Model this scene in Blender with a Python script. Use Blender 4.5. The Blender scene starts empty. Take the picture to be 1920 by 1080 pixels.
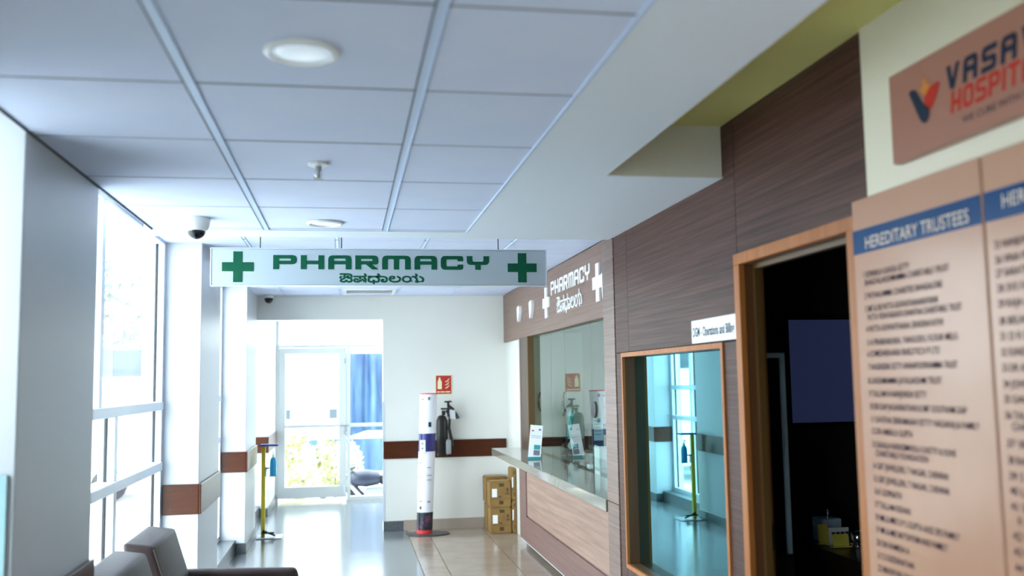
import bpy, bmesh, math, random
from mathutils import Vector, Matrix
random.seed(7)
scene = bpy.context.scene
col = scene.collection
PI = math.pi

# ------------------------------------------------------------------ camera
cd = bpy.data.cameras.new('camera'); cam = bpy.data.objects.new('camera', cd); col.objects.link(cam)
YAW, PITCH, ROLL, CAM_Z = .1716, .0955, -.0164, 1.615
def cam_basis():
    f = Vector((math.sin(YAW)*math.cos(PITCH), math.cos(YAW)*math.cos(PITCH), math.sin(PITCH)))
    r = Vector((math.cos(YAW), -math.sin(YAW), 0)); u = r.cross(f)
    c, s = math.cos(ROLL), math.sin(ROLL)
    return c*r+s*u, -s*r+c*u, f
cr, cu, cf = cam_basis()
cam.matrix_world = Matrix(((cr.x, cu.x, -cf.x, 0), (cr.y, cu.y, -cf.y, 0), (cr.z, cu.z, -cf.z, CAM_Z), (0, 0, 0, 1)))
cd.sensor_width = 36.0; cd.lens = 36.0*1796.34/1920; cd.clip_start = .05; cd.clip_end = 300
cd.dof.use_dof = True; cd.dof.focus_distance = 6.2; cd.dof.aperture_fstop = 1.8
scene.camera = cam

# ------------------------------------------------------------------ world and light
w = bpy.data.worlds.new('sky'); scene.world = w; w.use_nodes = True
wn = w.node_tree.nodes; wl = w.node_tree.links; wn.clear()
wo = wn.new('ShaderNodeOutputWorld'); wb = wn.new('ShaderNodeBackground')
wb.inputs['Color'].default_value = (.86, .94, 1.0, 1); wb.inputs['Strength'].default_value = 17.0
wl.new(wb.outputs[0], wo.inputs[0])
def portal(name, loc, rot, sx, sy):
    l = bpy.data.lights.new(name, 'AREA'); l.shape = 'RECTANGLE'; l.size = sx; l.size_y = sy
    l.cycles.is_portal = True
    o = bpy.data.objects.new(name, l); col.objects.link(o); o.location = loc; o.rotation_euler = rot
for y0, y1 in ((-1.2, .2), (2.62, 3.07), (3.94, 6.68), (7.66, 9.68), (10.7, 12.3)):
    portal('window_portal', (-1.32, (y0+y1)/2, 1.35), (0, -PI/2, 0), 2.5, y1-y0)
portal('door_portal', (-.15, 13.8, 1.28), (-PI/2, 0, 0), 1.7, 2.5)
vs = scene.view_settings
vs.view_transform = 'Standard'; vs.look = 'None'; vs.gamma = 1.0; vs.use_curve_mapping = False
vs.exposure = -0.3

# ------------------------------------------------------------------ materials
MATS = {}
def mat(name, color, rough=.5, metal=0.0, spec=.5, emit=None, noise=None, bump=None, coat=0.0, trans=None):
    m = bpy.data.materials.new(name); m.use_nodes = True; MATS[name] = m
    nt = m.node_tree; b = nt.nodes['Principled BSDF']
    b.inputs['Base Color'].default_value = (*color, 1); b.inputs['Roughness'].default_value = rough
    b.inputs['Metallic'].default_value = metal; b.inputs['Specular IOR Level'].default_value = spec
    b.inputs['Coat Weight'].default_value = coat; b.inputs['Coat Roughness'].default_value = .08
    if emit:
        b.inputs['Emission Color'].default_value = (*emit[0], 1); b.inputs['Emission Strength'].default_value = emit[1]
    if noise or bump:
        tc = nt.nodes.new('ShaderNodeTexCoord'); mp = nt.nodes.new('ShaderNodeMapping')
        nt.links.new(tc.outputs['Object'], mp.inputs['Vector'])
    if noise:                                     # (color2, (scale xyz), detail, lo, hi)
        c2, sc, det, lo, hi = noise
        mp.inputs['Scale'].default_value = sc
        n = nt.nodes.new('ShaderNodeTexNoise'); n.inputs['Scale'].default_value = 1; n.inputs['Detail'].default_value = det
        n.inputs['Roughness'].default_value = .65
        nt.links.new(mp.outputs[0], n.inputs['Vector'])
        r = nt.nodes.new('ShaderNodeValToRGB'); r.color_ramp.elements[0].position = lo; r.color_ramp.elements[1].position = hi
        r.color_ramp.elements[0].color = (*color, 1); r.color_ramp.elements[1].color = (*c2, 1)
        nt.links.new(n.outputs['Fac'], r.inputs['Fac']); nt.links.new(r.outputs['Color'], b.inputs['Base Color'])
    if bump:                                      # (scale, strength)
        n2 = nt.nodes.new('ShaderNodeTexNoise'); n2.inputs['Scale'].default_value = bump[0]; n2.inputs['Detail'].default_value = 3
        nt.links.new(tc.outputs['Object'], n2.inputs['Vector'])
        bp = nt.nodes.new('ShaderNodeBump'); bp.inputs['Strength'].default_value = bump[1]; bp.inputs['Distance'].default_value = .003
        nt.links.new(n2.outputs['Fac'], bp.inputs['Height']); nt.links.new(bp.outputs['Normal'], b.inputs['Normal'])
    return m
def glass_mat(name, tint, refl, ior=1.5, rough=0.0, base=0.0):
    """thin pane: fresnel mix of a see-through tint and a mirror reflection"""
    m = bpy.data.materials.new(name); m.use_nodes = True; MATS[name] = m
    nt = m.node_tree; nt.nodes.clear()
    o = nt.nodes.new('ShaderNodeOutputMaterial'); t = nt.nodes.new('ShaderNodeBsdfTransparent'); g = nt.nodes.new('ShaderNodeBsdfGlossy')
    t.inputs['Color'].default_value = (*tint, 1); g.inputs['Color'].default_value = (*refl, 1); g.inputs['Roughness'].default_value = rough
    f = nt.nodes.new('ShaderNodeFresnel'); f.inputs['IOR'].default_value = ior
    mr = nt.nodes.new('ShaderNodeMapRange'); mr.inputs['To Min'].default_value = base
    mx = nt.nodes.new('ShaderNodeMixShader')
    ge = nt.nodes.new('ShaderNodeNewGeometry'); fr_ = nt.nodes.new('ShaderNodeMath'); fr_.operation = 'SUBTRACT'; fr_.inputs[0].default_value = 1
    mu = nt.nodes.new('ShaderNodeMath'); mu.operation = 'MULTIPLY'
    nt.links.new(ge.outputs['Backfacing'], fr_.inputs[1])
    nt.links.new(f.outputs[0], mr.inputs['Value']); nt.links.new(mr.outputs[0], mu.inputs[0]); nt.links.new(fr_.outputs[0], mu.inputs[1])
    nt.links.new(mu.outputs[0], mx.inputs['Fac'])
    nt.links.new(t.outputs[0], mx.inputs[1]); nt.links.new(g.outputs[0], mx.inputs[2]); nt.links.new(mx.outputs[0], o.inputs['Surface'])
    return m
mat('paint', (.78, .77, .715), .38, noise=((.75, .74, .685), (1.3, 1.3, 1.3), 2, .35, .7))
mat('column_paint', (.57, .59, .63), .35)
mat('paint_near', (.80, .735, .585), .45, noise=((.76, .695, .55), (1.3, 1.3, 1.3), 2, .35, .7))
mat('cream_paint', (.80, .78, .68), .5)
mat('plaster', (.82, .88, .97), .6, bump=(6, .15))
mat('tile', (.70, .770, .98), .85, bump=(160, .25), noise=((.73, .79, .98), (3, 3, 3), 3, .4, .6))
mat('grid_metal', (.62, .73, .95), .4)
mat('joint', (.17, .19, .24), .8)
mat('grid_dark', (.12, .13, .16), .7)
mat('notch_yellow', (.72, .67, .24), .6)
mat('wood_dark', (.038, .0145, .0100), .45, spec=.2, noise=((.110, .049, .036), (9, 1.1, 85), 5, .36, .66), bump=(40, .05))
mat('wood_post', (.12, .068, .052), .38, noise=((.22, .135, .105), (9, 1.5, 70), 5, .36, .66))
mat('wood_fascia', (.18, .105, .080), .45, spec=.3, noise=((.245, .155, .122), (9, .9, 60), 5, .36, .66))
mat('wood_counter', (.225, .135, .10), .42, spec=.3, noise=((.37, .24, .185), (7, 1.0, 32), 5, .34, .68))
mat('wood_mauve', (.15, .080, .068), .4, spec=.3, noise=((.20, .112, .095), (7, 1.0, 40), 4, .36, .66))
mat('wood_orange', (.42, .150, .038), .42, spec=.25, noise=((.33, .105, .025), (30, 30, 2.0), 4, .35, .7))
mat('wood_orange_shaded', (.13, .050, .016), .4, noise=((.10, .038, .012), (40, 40, 3), 4, .35, .7))  # frame wood darkened: shade inside the reveals put into the colour
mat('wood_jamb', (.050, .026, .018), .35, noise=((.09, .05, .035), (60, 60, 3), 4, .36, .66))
mat('wood_gold', (.11, .055, .014), .4)
mat('plank', (.080, .0190, .0055), .30, spec=.25, noise=((.055, .013, .004), (3, 3, 40), 4, .35, .7))
mat('seam', (.05, .018, .016), .6)
mat('black', (.012, .012, .013), .45)
mat('black_gloss', (.01, .01, .012), .12)
mat('screw', (.06, .05, .045), .35, metal=.8)
mat('granite', (.105, .115, .125), .16, noise=((.17, .185, .195), (60, 60, 60), 4, .35, .65), spec=.6)
mat('granite_dark', (.07, .08, .085), .3, noise=((.12, .13, .14), (50, 50, 50), 4, .35, .65))
mat('floor_tile', (.36, .285, .22), .16, noise=((.31, .24, .185), (4, 4, 4), 4, .35, .65))
mat('grout', (.20, .16, .13), .7)
mat('skirt_tile', (.40, .33, .27), .3)
mat('counter_stone', (.20, .185, .145), .07, noise=((.18, .165, .13), (30, 30, 30), 4, .35, .65), spec=.7)
mat('alu', (.70, .76, .84), .32, metal=.25)
mat('alu_white', (.62, .64, .64), .35)
mat('white_gloss', (.86, .87, .88), .25)
mat('white_plastic', (.80, .80, .76), .3)
mat('lamp_lens', (.85, .90, .96), .25, emit=((.70, .85, 1.0), .5))
mat('chrome', (.75, .76, .78), .15, metal=1)
mat('steel_grey', (.35, .37, .39), .4, metal=.5)
mat('sign_panel', (.46, .53, .58), .3, metal=.2)
mat('sign_green', (.0, .085, .040), .5, spec=.2)
mat('letter_white', (.88, .89, .90), .35)
mat('board_pink', (.50, .275, .185), .20, noise=((.53, .30, .20), (3, 3, 3), 2, .35, .65), spec=.2)
mat('board_pink_dark', (.38, .180, .130), .3, spec=.15)
mat('board_blue', (.001, .050, .17), .25, spec=.12)
mat('board_ink', (.010, .010, .045), .6, spec=.1)
mat('board_text', (.66, .52, .42), .5)
mat('logo_navy', (.006, .016, .042), .5, spec=.2)
mat('logo_red', (.48, .022, .010), .5, spec=.2)
mat('logo_orange', (.62, .22, .02), .5)
mat('leather', (.046, .029, .029), .45, spec=.3, bump=(55, .25), noise=((.036, .022, .022), (6, 6, 6), 3, .4, .6))
mat('stitch', (.06, .04, .04), .6)
mat('carton', (.26, .145, .035), .7, noise=((.21, .115, .03), (5, 5, 9), 3, .35, .65))
mat('carton_tape', (.52, .36, .15), .25)
mat('carton_ink', (.07, .04, .015), .7)
mat('paper', (.82, .83, .86), .6)
mat('paper_blue', (.62, .76, .82), .5)
mat('print_grey', (.16, .17, .21), .6)
mat('print_teal', (.03, .28, .30), .5)
mat('yellow', (.72, .58, .02), .4)
mat('tray_blue', (.02, .07, .35), .4)
mat('gel_blue', (.02, .42, .75), .15)
mat('clear_plastic', (.75, .85, .88), .15)
mat('red', (.45, .02, .015), .45)
mat('red_bright', (.70, .03, .03), .4)
mat('photolum', (.80, .74, .45), .5)
mat('ext_body', (.014, .010, .010), .3)
mat('tube_white', (.80, .80, .86), .35)
mat('tube_blue', (.02, .02, .16), .35)
mat('tube_dark', (.012, .02, .03), .3, noise=((.25, .05, .16), (9, 9, 9), 3, .52, .70))
mat('standee_base', (.035, .035, .04), .4)
mat('teal', (.02, .38, .38), .35)
mat('tv_blue', (.03, .04, .10), .3, emit=((.10, .13, .36), .15))
mat('pale_frame', (.62, .76, .88), .4)
mat('note_yellow', (.80, .66, .10), .6)
mat('office_wall', (.010, .008, .008), .6)  # near-black: the darkness of the unlit office is put into the colour
mat('desk_wood', (.025, .014, .010), .35)
mat('cabinet_white', (.80, .86, .81), .3)
mat('pale_teal', (.36, .56, .60), .25)
mat('ground', (.62, .62, .60), .8, noise=((.5, .5, .5), (2, 2, 2), 3, .35, .65))
mat('leaf', (.28, .29, .09), .6, noise=((.60, .60, .42), (3, 3, 3), 3, .4, .6))
mat('leaf_tree', (.08, .095, .08), .6, noise=((.2, .21, .2), (1.2, 1.2, 1.2), 3, .4, .6))
mat('bark', (.22, .19, .16), .8)
mat('tarp', (.010, .036, .095), .5, noise=((.05, .11, .20), (3, 3, .6), 3, .35, .65))
mat('van_white', (.75, .76, .78), .3)
mat('van_glass', (.06, .08, .12), .3)
mat('wall_bluegrey', (.04, .055, .07), .7)
mat('tyre', (.008, .011, .02), .7)
mat('bike_blue', (.008, .014, .035), .4)
mat('added_light_glow', (.9, .9, .9), .5, emit=((.95, 1.0, .95), 14.0))  # glow of the light panel added in the pharmacy
glass_mat('window_glass', (.93, .97, .97), (1, 1, 1), 1.4)
glass_mat('counter_glass', (.80, .90, .87), (.95, 1, .99), 1.62, base=.10)
glass_mat('coated_glass', (.10, .16, .18), (.30, .64, .70), 2.2, base=.7)
glass_mat('etch', (.62, .74, .76), (1, 1, 1), 1.4)
glass_mat('acrylic', (.62, .84, .88), (.9, 1, 1), 1.45, base=.05)

# ------------------------------------------------------------------ helpers
WL = {}                                            # world origin of parents
def finish(name, verts, faces, m, parent=None, smooth=False, origin=None, auto=False):
    me = bpy.data.meshes.new(name)
    vs_ = [Vector(v) for v in verts]
    if origin is None:
        lo = Vector([min(v[i] for v in vs_) for i in range(3)]); hi = Vector([max(v[i] for v in vs_) for i in range(3)])
        origin = (lo+hi)/2
    origin = Vector(origin)
    me.from_pydata([v-origin for v in vs_], [], faces); me.update()
    me.materials.append(MATS[m])
    if smooth:
        for p in me.polygons: p.use_smooth = True
        if auto: me.set_sharp_from_angle(angle=math.radians(40))
    o = bpy.data.objects.new(name, me); col.objects.link(o); o.location = origin
    attach(o, parent)
    WL[o] = origin
    return o
def attach(o, parent):
    if parent is not None:
        o.parent = parent; o.matrix_parent_inverse = Matrix.Translation(-WL[parent])
def tag(o, label, cat, group=None):
    o['label'] = label; o['category'] = cat
    if group: o['group'] = group
    return o
def struct(o, label=None):
    o['kind'] = 'structure'
    if label: o['label'] = label
    return o
def thing(name, loc, label=None, cat=None, group=None):
    o = bpy.data.objects.new(name, None); col.objects.link(o); o.location = loc; o.empty_display_size = .1
    WL[o] = Vector(loc)
    if label: tag(o, label, cat, group)
    return o
def empty_struct(name, loc, label=None):
    o = thing(name, loc); return struct(o, label)
class MB:
    def __init__(s): s.v = []; s.f = []
    def add(s, v, f):
        n = len(s.v); s.v += [tuple(x) for x in v]; s.f += [tuple(i+n for i in q) for q in f]; return s
    def box(s, x0, x1, y0, y1, z0, z1, bev=0, M=None):
        bm = bmesh.new(); bmesh.ops.create_cube(bm, size=1)
        for v in bm.verts: v.co = Vector(((x0+x1)/2+v.co.x*(x1-x0), (y0+y1)/2+v.co.y*(y1-y0), (z0+z1)/2+v.co.z*(z1-z0)))
        if bev: bmesh.ops.bevel(bm, geom=list(bm.edges), offset=bev, segments=2 if bev > .008 else 1, affect='EDGES')
        if M is not None: bmesh.ops.transform(bm, matrix=M, verts=bm.verts)
        bm.verts.index_update()
        s.add([v.co.copy() for v in bm.verts], [[v.index for v in f.verts] for f in bm.faces]); bm.free(); return s
    def lathe(s, prof, c, n=24, axis='Z', sx=1, sy=1):
        v = []; f = []
        for r, h in prof:
            for k in range(n):
                a = 2*PI*k/n; p = (r*math.cos(a)*sx, r*math.sin(a)*sy, h)
                if axis == 'Y': p = (p[0], h, p[1])
                if axis == 'X': p = (h, p[0], p[1])
                v.append((c[0]+p[0], c[1]+p[1], c[2]+p[2]))
        for i in range(len(prof)-1):
            for k in range(n): f.append((i*n+k, i*n+(k+1) % n, (i+1)*n+(k+1) % n, (i+1)*n+k))
        f.append(tuple(range(n))[::-1]); f.append(tuple(range((len(prof)-1)*n, len(prof)*n)))
        return s.add(v, f)
    def tube(s, pts, r, n=8):
        pts = [Vector(p) for p in pts]; v = []; f = []
        rs = r if isinstance(r, (list, tuple)) else [r]*len(pts)
        up = Vector((0, 0, 1))
        for i, p in enumerate(pts):
            d = (pts[min(i+1, len(pts)-1)]-pts[max(i-1, 0)]).normalized()
            a = d.cross(up)
            if a.length < .05: a = d.cross(Vector((1, 0, 0)))
            a.normalize(); b = d.cross(a)
            for k in range(n):
                t = 2*PI*k/n; v.append(p+rs[i]*(math.cos(t)*a+math.sin(t)*b))
        for i in range(len(pts)-1):
            for k in range(n): f.append((i*n+k, i*n+(k+1) % n, (i+1)*n+(k+1) % n, (i+1)*n+k))
        f.append(tuple(range(n))[::-1]); f.append(tuple(range((len(pts)-1)*n, len(pts)*n)))
        return s.add(v, f)
    def prism(s, outline, T, d):
        """outline of (u,v) pairs, T(u,v,w) -> world, thickness d"""
        n = len(outline)
        v = [T(u, w_, 0) for u, w_ in outline]+[T(u, w_, d) for u, w_ in outline]
        f = [tuple(range(n))[::-1], tuple(range(n, 2*n))]+[(i, (i+1) % n, n+(i+1) % n, n+i) for i in range(n)]
        return s.add(v, f)
    def build(s, name, m, parent=None, smooth=False, origin=None, auto=False):
        return finish(name, s.v, s.f, m, parent, smooth, origin, auto)
def box(name, x0, x1, y0, y1, z0, z1, m, parent=None, bev=0):
    return MB().box(x0, x1, y0, y1, z0, z1, bev).build(name, m, parent)
def on_right(X):                                   # text plane on a wall that faces -X: u runs to -Y
    return lambda u, v, w_: Vector((X-w_, -u, v))
def on_front(Y):                                   # text plane that faces -Y
    return lambda u, v, w_: Vector((u, Y-w_, v))
def outlines_mesh(splines, depth):
    cu_ = bpy.data.curves.new('outline', 'CURVE'); cu_.dimensions = '2D'; cu_.fill_mode = 'BOTH'; cu_.extrude = depth/2
    for pts in splines:
        sp = cu_.splines.new('POLY'); sp.points.add(len(pts)-1); sp.use_cyclic_u = True
        for p, q in zip(sp.points, pts): p.co = (q[0], q[1], 0, 1)
    o = bpy.data.objects.new('outline', cu_); col.objects.link(o)
    me = bpy.data.meshes.new_from_object(o.evaluated_get(bpy.context.evaluated_depsgraph_get()))
    v = [tuple(x.co) for x in me.vertices]; f = [tuple(p.vertices) for p in me.polygons]
    bpy.data.objects.remove(o); bpy.data.curves.remove(cu_); bpy.data.meshes.remove(me)
    return v, f
def text_mesh(body, bold=0.0, ext=0.0):
    cu_ = bpy.data.curves.new('text', 'FONT'); cu_.body = body; cu_.size = 1; cu_.fill_mode = 'FRONT'; cu_.offset = bold
    cu_.resolution_u = 3
    if ext: cu_.fill_mode = 'BOTH'; cu_.extrude = .5
    o = bpy.data.objects.new('text', cu_); col.objects.link(o)
    me = bpy.data.meshes.new_from_object(o.evaluated_get(bpy.context.evaluated_depsgraph_get()))
    v = [tuple(x.co) for x in me.vertices]; f = [tuple(p.vertices) for p in me.polygons]
    bpy.data.objects.remove(o); bpy.data.curves.remove(cu_); bpy.data.meshes.remove(me)
    return v, f
def put_text(name, body, T, u0, u1, v0, v1, m, parent, bold=0.0, cap=None, heavy=0.0, ext=0.0):
    """fit the text between u0 and u1; v0..v1 are the baseline and cap height"""
    v, f = text_mesh(body, bold, ext)
    x0 = min(p[0] for p in v); x1 = max(p[0] for p in v)
    y0 = min(p[1] for p in v) if cap is None else 0; y1 = max(p[1] for p in v) if cap is None else cap
    k = (u1-u0)/(x1-x0); h = (v1-v0)/(y1-y0)
    P = []; F = []
    for n_, (a, b) in enumerate(((0, 0), (-1, -.5), (1, .5), (-.5, 1), (.5, -1)) if heavy else ((0, 0),)):
        o_ = len(P); P += [T(u0+(p[0]-x0)*k+a*heavy, v0+(p[1]-y0)*h+b*heavy, .00006*n_+(p[2]+.5)*ext) for p in v]; F += [tuple(i+o_ for i in q) for q in f]
    return finish(name, P, F, m, parent)
def rp(pts, n=5):
    """polygon with rounded corners: (x, y) or (x, y, r)"""
    out = []
    N = len(pts)
    for i, p in enumerate(pts):
        if len(p) == 2 or p[2] == 0: out.append((p[0], p[1])); continue
        P = Vector(p[:2]); A = Vector(pts[i-1][:2])-P; B = Vector(pts[(i+1) % N][:2])-P
        r = min(p[2], A.length*.499, B.length*.499); A.normalize(); B.normalize()
        s_, e_ = P+A*r, P+B*r
        for k in range(n+1):
            t = k/n; q = s_*(1-t)**2+P*2*t*(1-t)+e_*t*t; out.append((q.x, q.y))
    return out
def glyph(c, W=1.65, s=.42, t=.25, R=.34):
    """squared wide letters on a unit height"""
    m_ = .355; b = m_+t
    if c == 'P': return [rp([(0, 0), (0, 1), (W, 1, R), (W, m_, R), (s, m_), (s, 0)]), rp([(s, b), (W-s, b, .1), (W-s, 1-t, .1), (s, 1-t)])]
    if c == 'H': return [[(0, 0), (0, 1), (s, 1), (s, b+.01), (W-s, b+.01), (W-s, 1), (W, 1), (W, 0), (W-s, 0), (W-s, m_), (s, m_), (s, 0)]]
    if c == 'A': return [rp([(0, 0), (0, 1, R), (W, 1, R), (W, 0), (W-s, 0), (W-s, m_), (s, m_), (s, 0)]), rp([(s, b), (W-s, b), (W-s, 1-t*.92, .12), (s, 1-t*.92, .12)])]
    if c == 'R': return [rp([(0, 0), (0, 1), (W, 1, R), (W, m_, R), (W*.74, m_), (W, 0), (W-s*1.05, 0), (W*.46, m_), (s, m_), (s, 0)]), rp([(s, b), (W-s, b, .1), (W-s, 1-t, .1), (s, 1-t)])]
    if c == 'M':
        c0, c1 = W*.625-s*.47, W*.625+s*.47; V = W*1.25
        return [rp([(0, 0), (0, 1, R), (V, 1, R), (V, 0), (V-s, 0), (V-s, 1-t, .08), (c1, 1-t, .08), (c1, 0), (c0, 0), (c0, 1-t, .08), (s, 1-t, .08), (s, 0)])]
    if c == 'C': return [rp([(0, 0, R), (0, 1, R), (W, 1, R), (W, .62), (W-s, .62), (W-s, 1-t, .06), (s, 1-t, .1), (s, t, .1), (W-s, t, .06), (W-s, .38), (W, .38), (W, 0, R)])]
    if c == 'Y': return [rp([(0, 1), (s, 1), (s, b-.01, .12), (W-s, b-.01, .12), (W-s, 1), (W, 1), (W, m_, R), (W/2+s/2, m_), (W/2+s/2, 0), (W/2-s/2, 0), (W/2-s/2, m_), (0, m_, R)])]
    if c == 'V': return [[(0, 1), (s, 1), (W/2, .34), (W-s, 1), (W, 1), (W/2+s*.52, 0), (W/2-s*.52, 0)]]
    if c == 'S': return [rp([(0, 0), (0, t), (W-s, t), (W-s, .5-t*.45), (0, .5-t*.45, R), (0, 1, R), (W, 1), (W, 1-t), (s, 1-t), (s, .5+t*.45), (W, .5+t*.45, R), (W, 0, R)])]
    if c == 'O': return [rp([(0, 0, R), (0, 1, R), (W, 1, R), (W, 0, R)]), rp([(s, t, .1), (W-s, t, .1), (W-s, 1-t, .1), (s, 1-t, .1)])]
    if c == 'I': return [[(0, 0), (0, 1), (s, 1), (s, 0)]]
    if c == 'T': return [[(0, 1), (0, 1-t), (W/2-s/2, 1-t), (W/2-s/2, 0), (W/2+s/2, 0), (W/2+s/2, 1-t), (W, 1-t), (W, 1)]]
    if c == 'L': return [[(0, 0), (0, 1), (s, 1), (s, t), (W, t), (W, 0)]]
def put_word(word, T, u0, u1, v0, v1, m, parent, depth, gap=.26, slant=0.0, names='letter', **kw):
    ws = []
    for c in word:
        g = glyph(c, **kw); ws.append((g, max(p[0] for sp in g for p in sp)))
    tot = sum(x for _, x in ws)+gap*(len(word)-1); k = (u1-u0)/tot; h = v1-v0; x = 0; out = []
    for g, wd in ws:
        v, f = outlines_mesh(g, depth)
        out.append(finish(names, [T(u0+(x+p[0])*k+slant*p[1]*h, v0+p[1]*h, p[2]+depth/2) for p in v], f, m, parent))
        x += wd+gap
    return out
def cross_outline(cx, cy, a, b):
    """arm length a, half arm width b"""
    return [(cx-b, cy-a), (cx+b, cy-a), (cx+b, cy-b), (cx+a, cy-b), (cx+a, cy+b), (cx+b, cy+b), (cx+b, cy+a), (cx-b, cy+a), (cx-b, cy+b), (cx-a, cy+b), (cx-a, cy-b), (cx-b, cy-b)]
def copy_tree(o, delta, parent=None):
    c = o.copy(); col.objects.link(c)
    if parent is not None:
        inv = o.matrix_parent_inverse.copy(); c.parent = parent; c.matrix_parent_inverse = inv
    if parent is None: c.location = o.location+Vector(delta)
    for ch in list(o.children): copy_tree(ch, delta, c)
    return c

# ================================================================== SETTING
CZ, FZ = 2.394, 2.566                              # near and far ceiling heights
XL, XWIN, XW, XF, XG = -.962, -1.2, 1.46, 1.75, 1.80
YE = 10.7

# ---- floor
fl = struct(box('floor', -1.4, 6.0, -4.2, 13.9, -.25, -.012, 'grout'))
fl['label'] = 'polished corridor floor of grey granite and beige tiles'
for y0, y1 in ((-4.2, -1.2), (-1.2, 1.8), (1.8, 4.8), (4.8, 7.8), (7.8, 10.8), (10.8, 13.9)):
    box('granite_slab', -1.4, .637, y0+.001, y1-.001, -.012, 0, 'granite', fl)
t0 = None
for i in range(4):
    for j in range(14):
        x0 = .643+i*.6 if i else .643; y0 = 2.3+j*.6
        xa, xb = (.643, .857) if i == 0 else (.26+.6*i+.003, .86+.6*i-.003)
        yb = min(y0+.597, 10.7)
        box('floor_tile', xa, xb, y0, yb, -.012, 0, 'floor_tile', fl)
box('beige_paving', .643, 6.0, -4.2, 2.297, -.012, 0, 'floor_tile', fl)
box('beige_paving', 2.66, 6.0, 2.3, 10.9, -.012, 0, 'floor_tile', fl)

# ---- near ceiling: suspended tiles
ce = struct(box('ceiling', XL, .63, -4.2, 4.976, CZ+.02, 2.62, 'grid_dark'))
ce['label'] = 'suspended ceiling of white mineral tiles in the nearer corridor'
xs = [XL, -.403, .197, .63]
ys = [-4.2, -2.266, -1.066, -.466, .134, .734, 1.334, 1.934, 2.534, 3.134, 3.734, 4.334, 4.934, 4.976]
for j in range(len(ys)-1):
    for i in range(3):
        a = .006 if i == 0 else .016; b = .006 if i == 2 else .016
        zt = CZ+.004 if i == 1 else CZ+.003
        box('ceiling_tile', xs[i]+a, xs[i+1]-b, ys[j]+.006, ys[j+1]-.006, zt, CZ+.021, 'tile', ce, .0018)
for x in (-.403, .197):
    mb = MB()
    mb.box(x-.0155, x+.0155, -4.2, 4.976, CZ+.0035, CZ+.012)
    mb.box(x+.010, x+.0135, -4.2, 4.976, CZ-.001, CZ+.012)
    mb.build('grid_runner', 'grid_metal', ce)
    box('runner_joint', x-.0165, x-.0125, -4.2, 4.976, CZ+.0025, CZ+.0034, 'joint', ce)
for y in ys[1:-1]: box('cross_tee', XL+.005, .62, y-.0055, y+.0055, CZ+.004, CZ+.012, 'joint', ce)
box('edge_angle', XL, XL+.004, -4.2, 4.976, CZ-.004, CZ+.02, 'grid_dark', ce)
box('edge_angle', .622, .632, -4.2, 4.976, CZ-.001, CZ+.02, 'grid_metal', ce)
# ---- plain plaster soffit, notch and beam
so = empty_struct('trim_1', (.8, 3, CZ), 'smooth white plaster soffit beside the ceiling tiles')
box('soffit', .632, .99, -4.2, 3.535, CZ, 2.75, 'plaster', so)
box('soffit', .632, XW+.3, 3.535, 5.2, CZ, 2.75, 'plaster', so)
box('soffit', -1.0, .632, 4.978, 5.2, CZ, 2.75, 'plaster', so)
box('notch_face', .99, XW+.02, 3.528, 3.535, CZ+.002, 2.62, 'cream_paint', so)
box('notch_ceiling', .97, XW+.3, -4.2, 3.54, 2.602, 2.70, 'notch_yellow', so)
# ---- far ceiling
cf_ = struct(box('ceiling_far', -1.25, 1.76, 5.2, YE, FZ+.02, 2.75, 'grid_dark'))
cf_['label'] = 'suspended white tile ceiling over the pharmacy end of the corridor'
xs = [-1.25, -.667, -.067, .533, 1.133, 1.76]
ys = [5.2+.0, 5.3, 5.9, 6.5, 7.1, 7.7, 8.3, 8.9, 9.5, 10.1, YE]
for j in range(len(ys)-1):
    for i in range(5):
        box('ceiling_tile', xs[i]+.012, xs[i+1]-.012, ys[j]+.003, ys[j+1]-.003, FZ+.003, FZ+.021, 'tile', cf_, .0018)
for y in ys[1:-1]: box('cross_tee', -1.25, 1.745, y-.003, y+.003, FZ+.004, FZ+.011, 'joint', cf_)
for x in xs[1:-1]:
    MB().box(x-.010, x+.010, 5.2, YE, FZ+.006, FZ+.012).box(x+.008, x+.0115, 5.2, YE, FZ-.001, FZ+.012).build('grid_runner', 'grid_metal', cf_)
struct(box('ceiling_vestibule', -.962, .62, YE+.2, 13.65, 2.52, 2.75, 'plaster'), 'white plaster ceiling over the exit door recess')
struct(box('roof', -1.6, 6.2, -4.4, 13.95, 2.75, 3.0, 'plaster'), 'unseen slab added above the corridor to block sky light')  # unseen slab added to keep sky light out

# ---- left wall: columns and windows
def column(n, y0, y1, label, zt):
    c = empty_struct('wall_left_%d' % n, (XL-.15, (y0+y1)/2, 0), label)
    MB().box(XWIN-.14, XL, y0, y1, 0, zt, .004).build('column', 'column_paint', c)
    MB().box(XWIN+.01, XL+.001, y0-.018, y0, .77, .965, .003).build('guard_plank', 'plank', c)
    MB().box(XL, XL+.018, y0-.018, y1, .77, .965, .003).build('guard_plank', 'plank', c)
    for px in (XWIN+.06, XL-.05):
        for pz in (.805, .93):
            MB().lathe([(.006, 0), (.006, -.003)], (px, y0-.018, pz), 10, 'Y').build('screw', 'screw', c)
    MB().box(XWIN+.03, XL+.012, y0-.012, y1, 0, .10, .002).build('skirting', 'granite_dark', c)
    return c
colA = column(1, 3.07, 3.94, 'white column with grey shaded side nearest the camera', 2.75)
column(2, 6.68, 7.66, 'white column beyond the first window, with dark timber guard plank', 2.75)
column(3, 9.68, YE, 'white column beside the sanitizer stand, with timber guard plank', 2.75)
column(4, 12.25, 13.8, 'white pier between the last window and the exit door', 2.75)
struct(box('wall_left_near', XWIN-.14, XL, -4.2, -1.2, 0, 2.75, 'paint'), 'white wall behind the viewpoint on the left')
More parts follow.
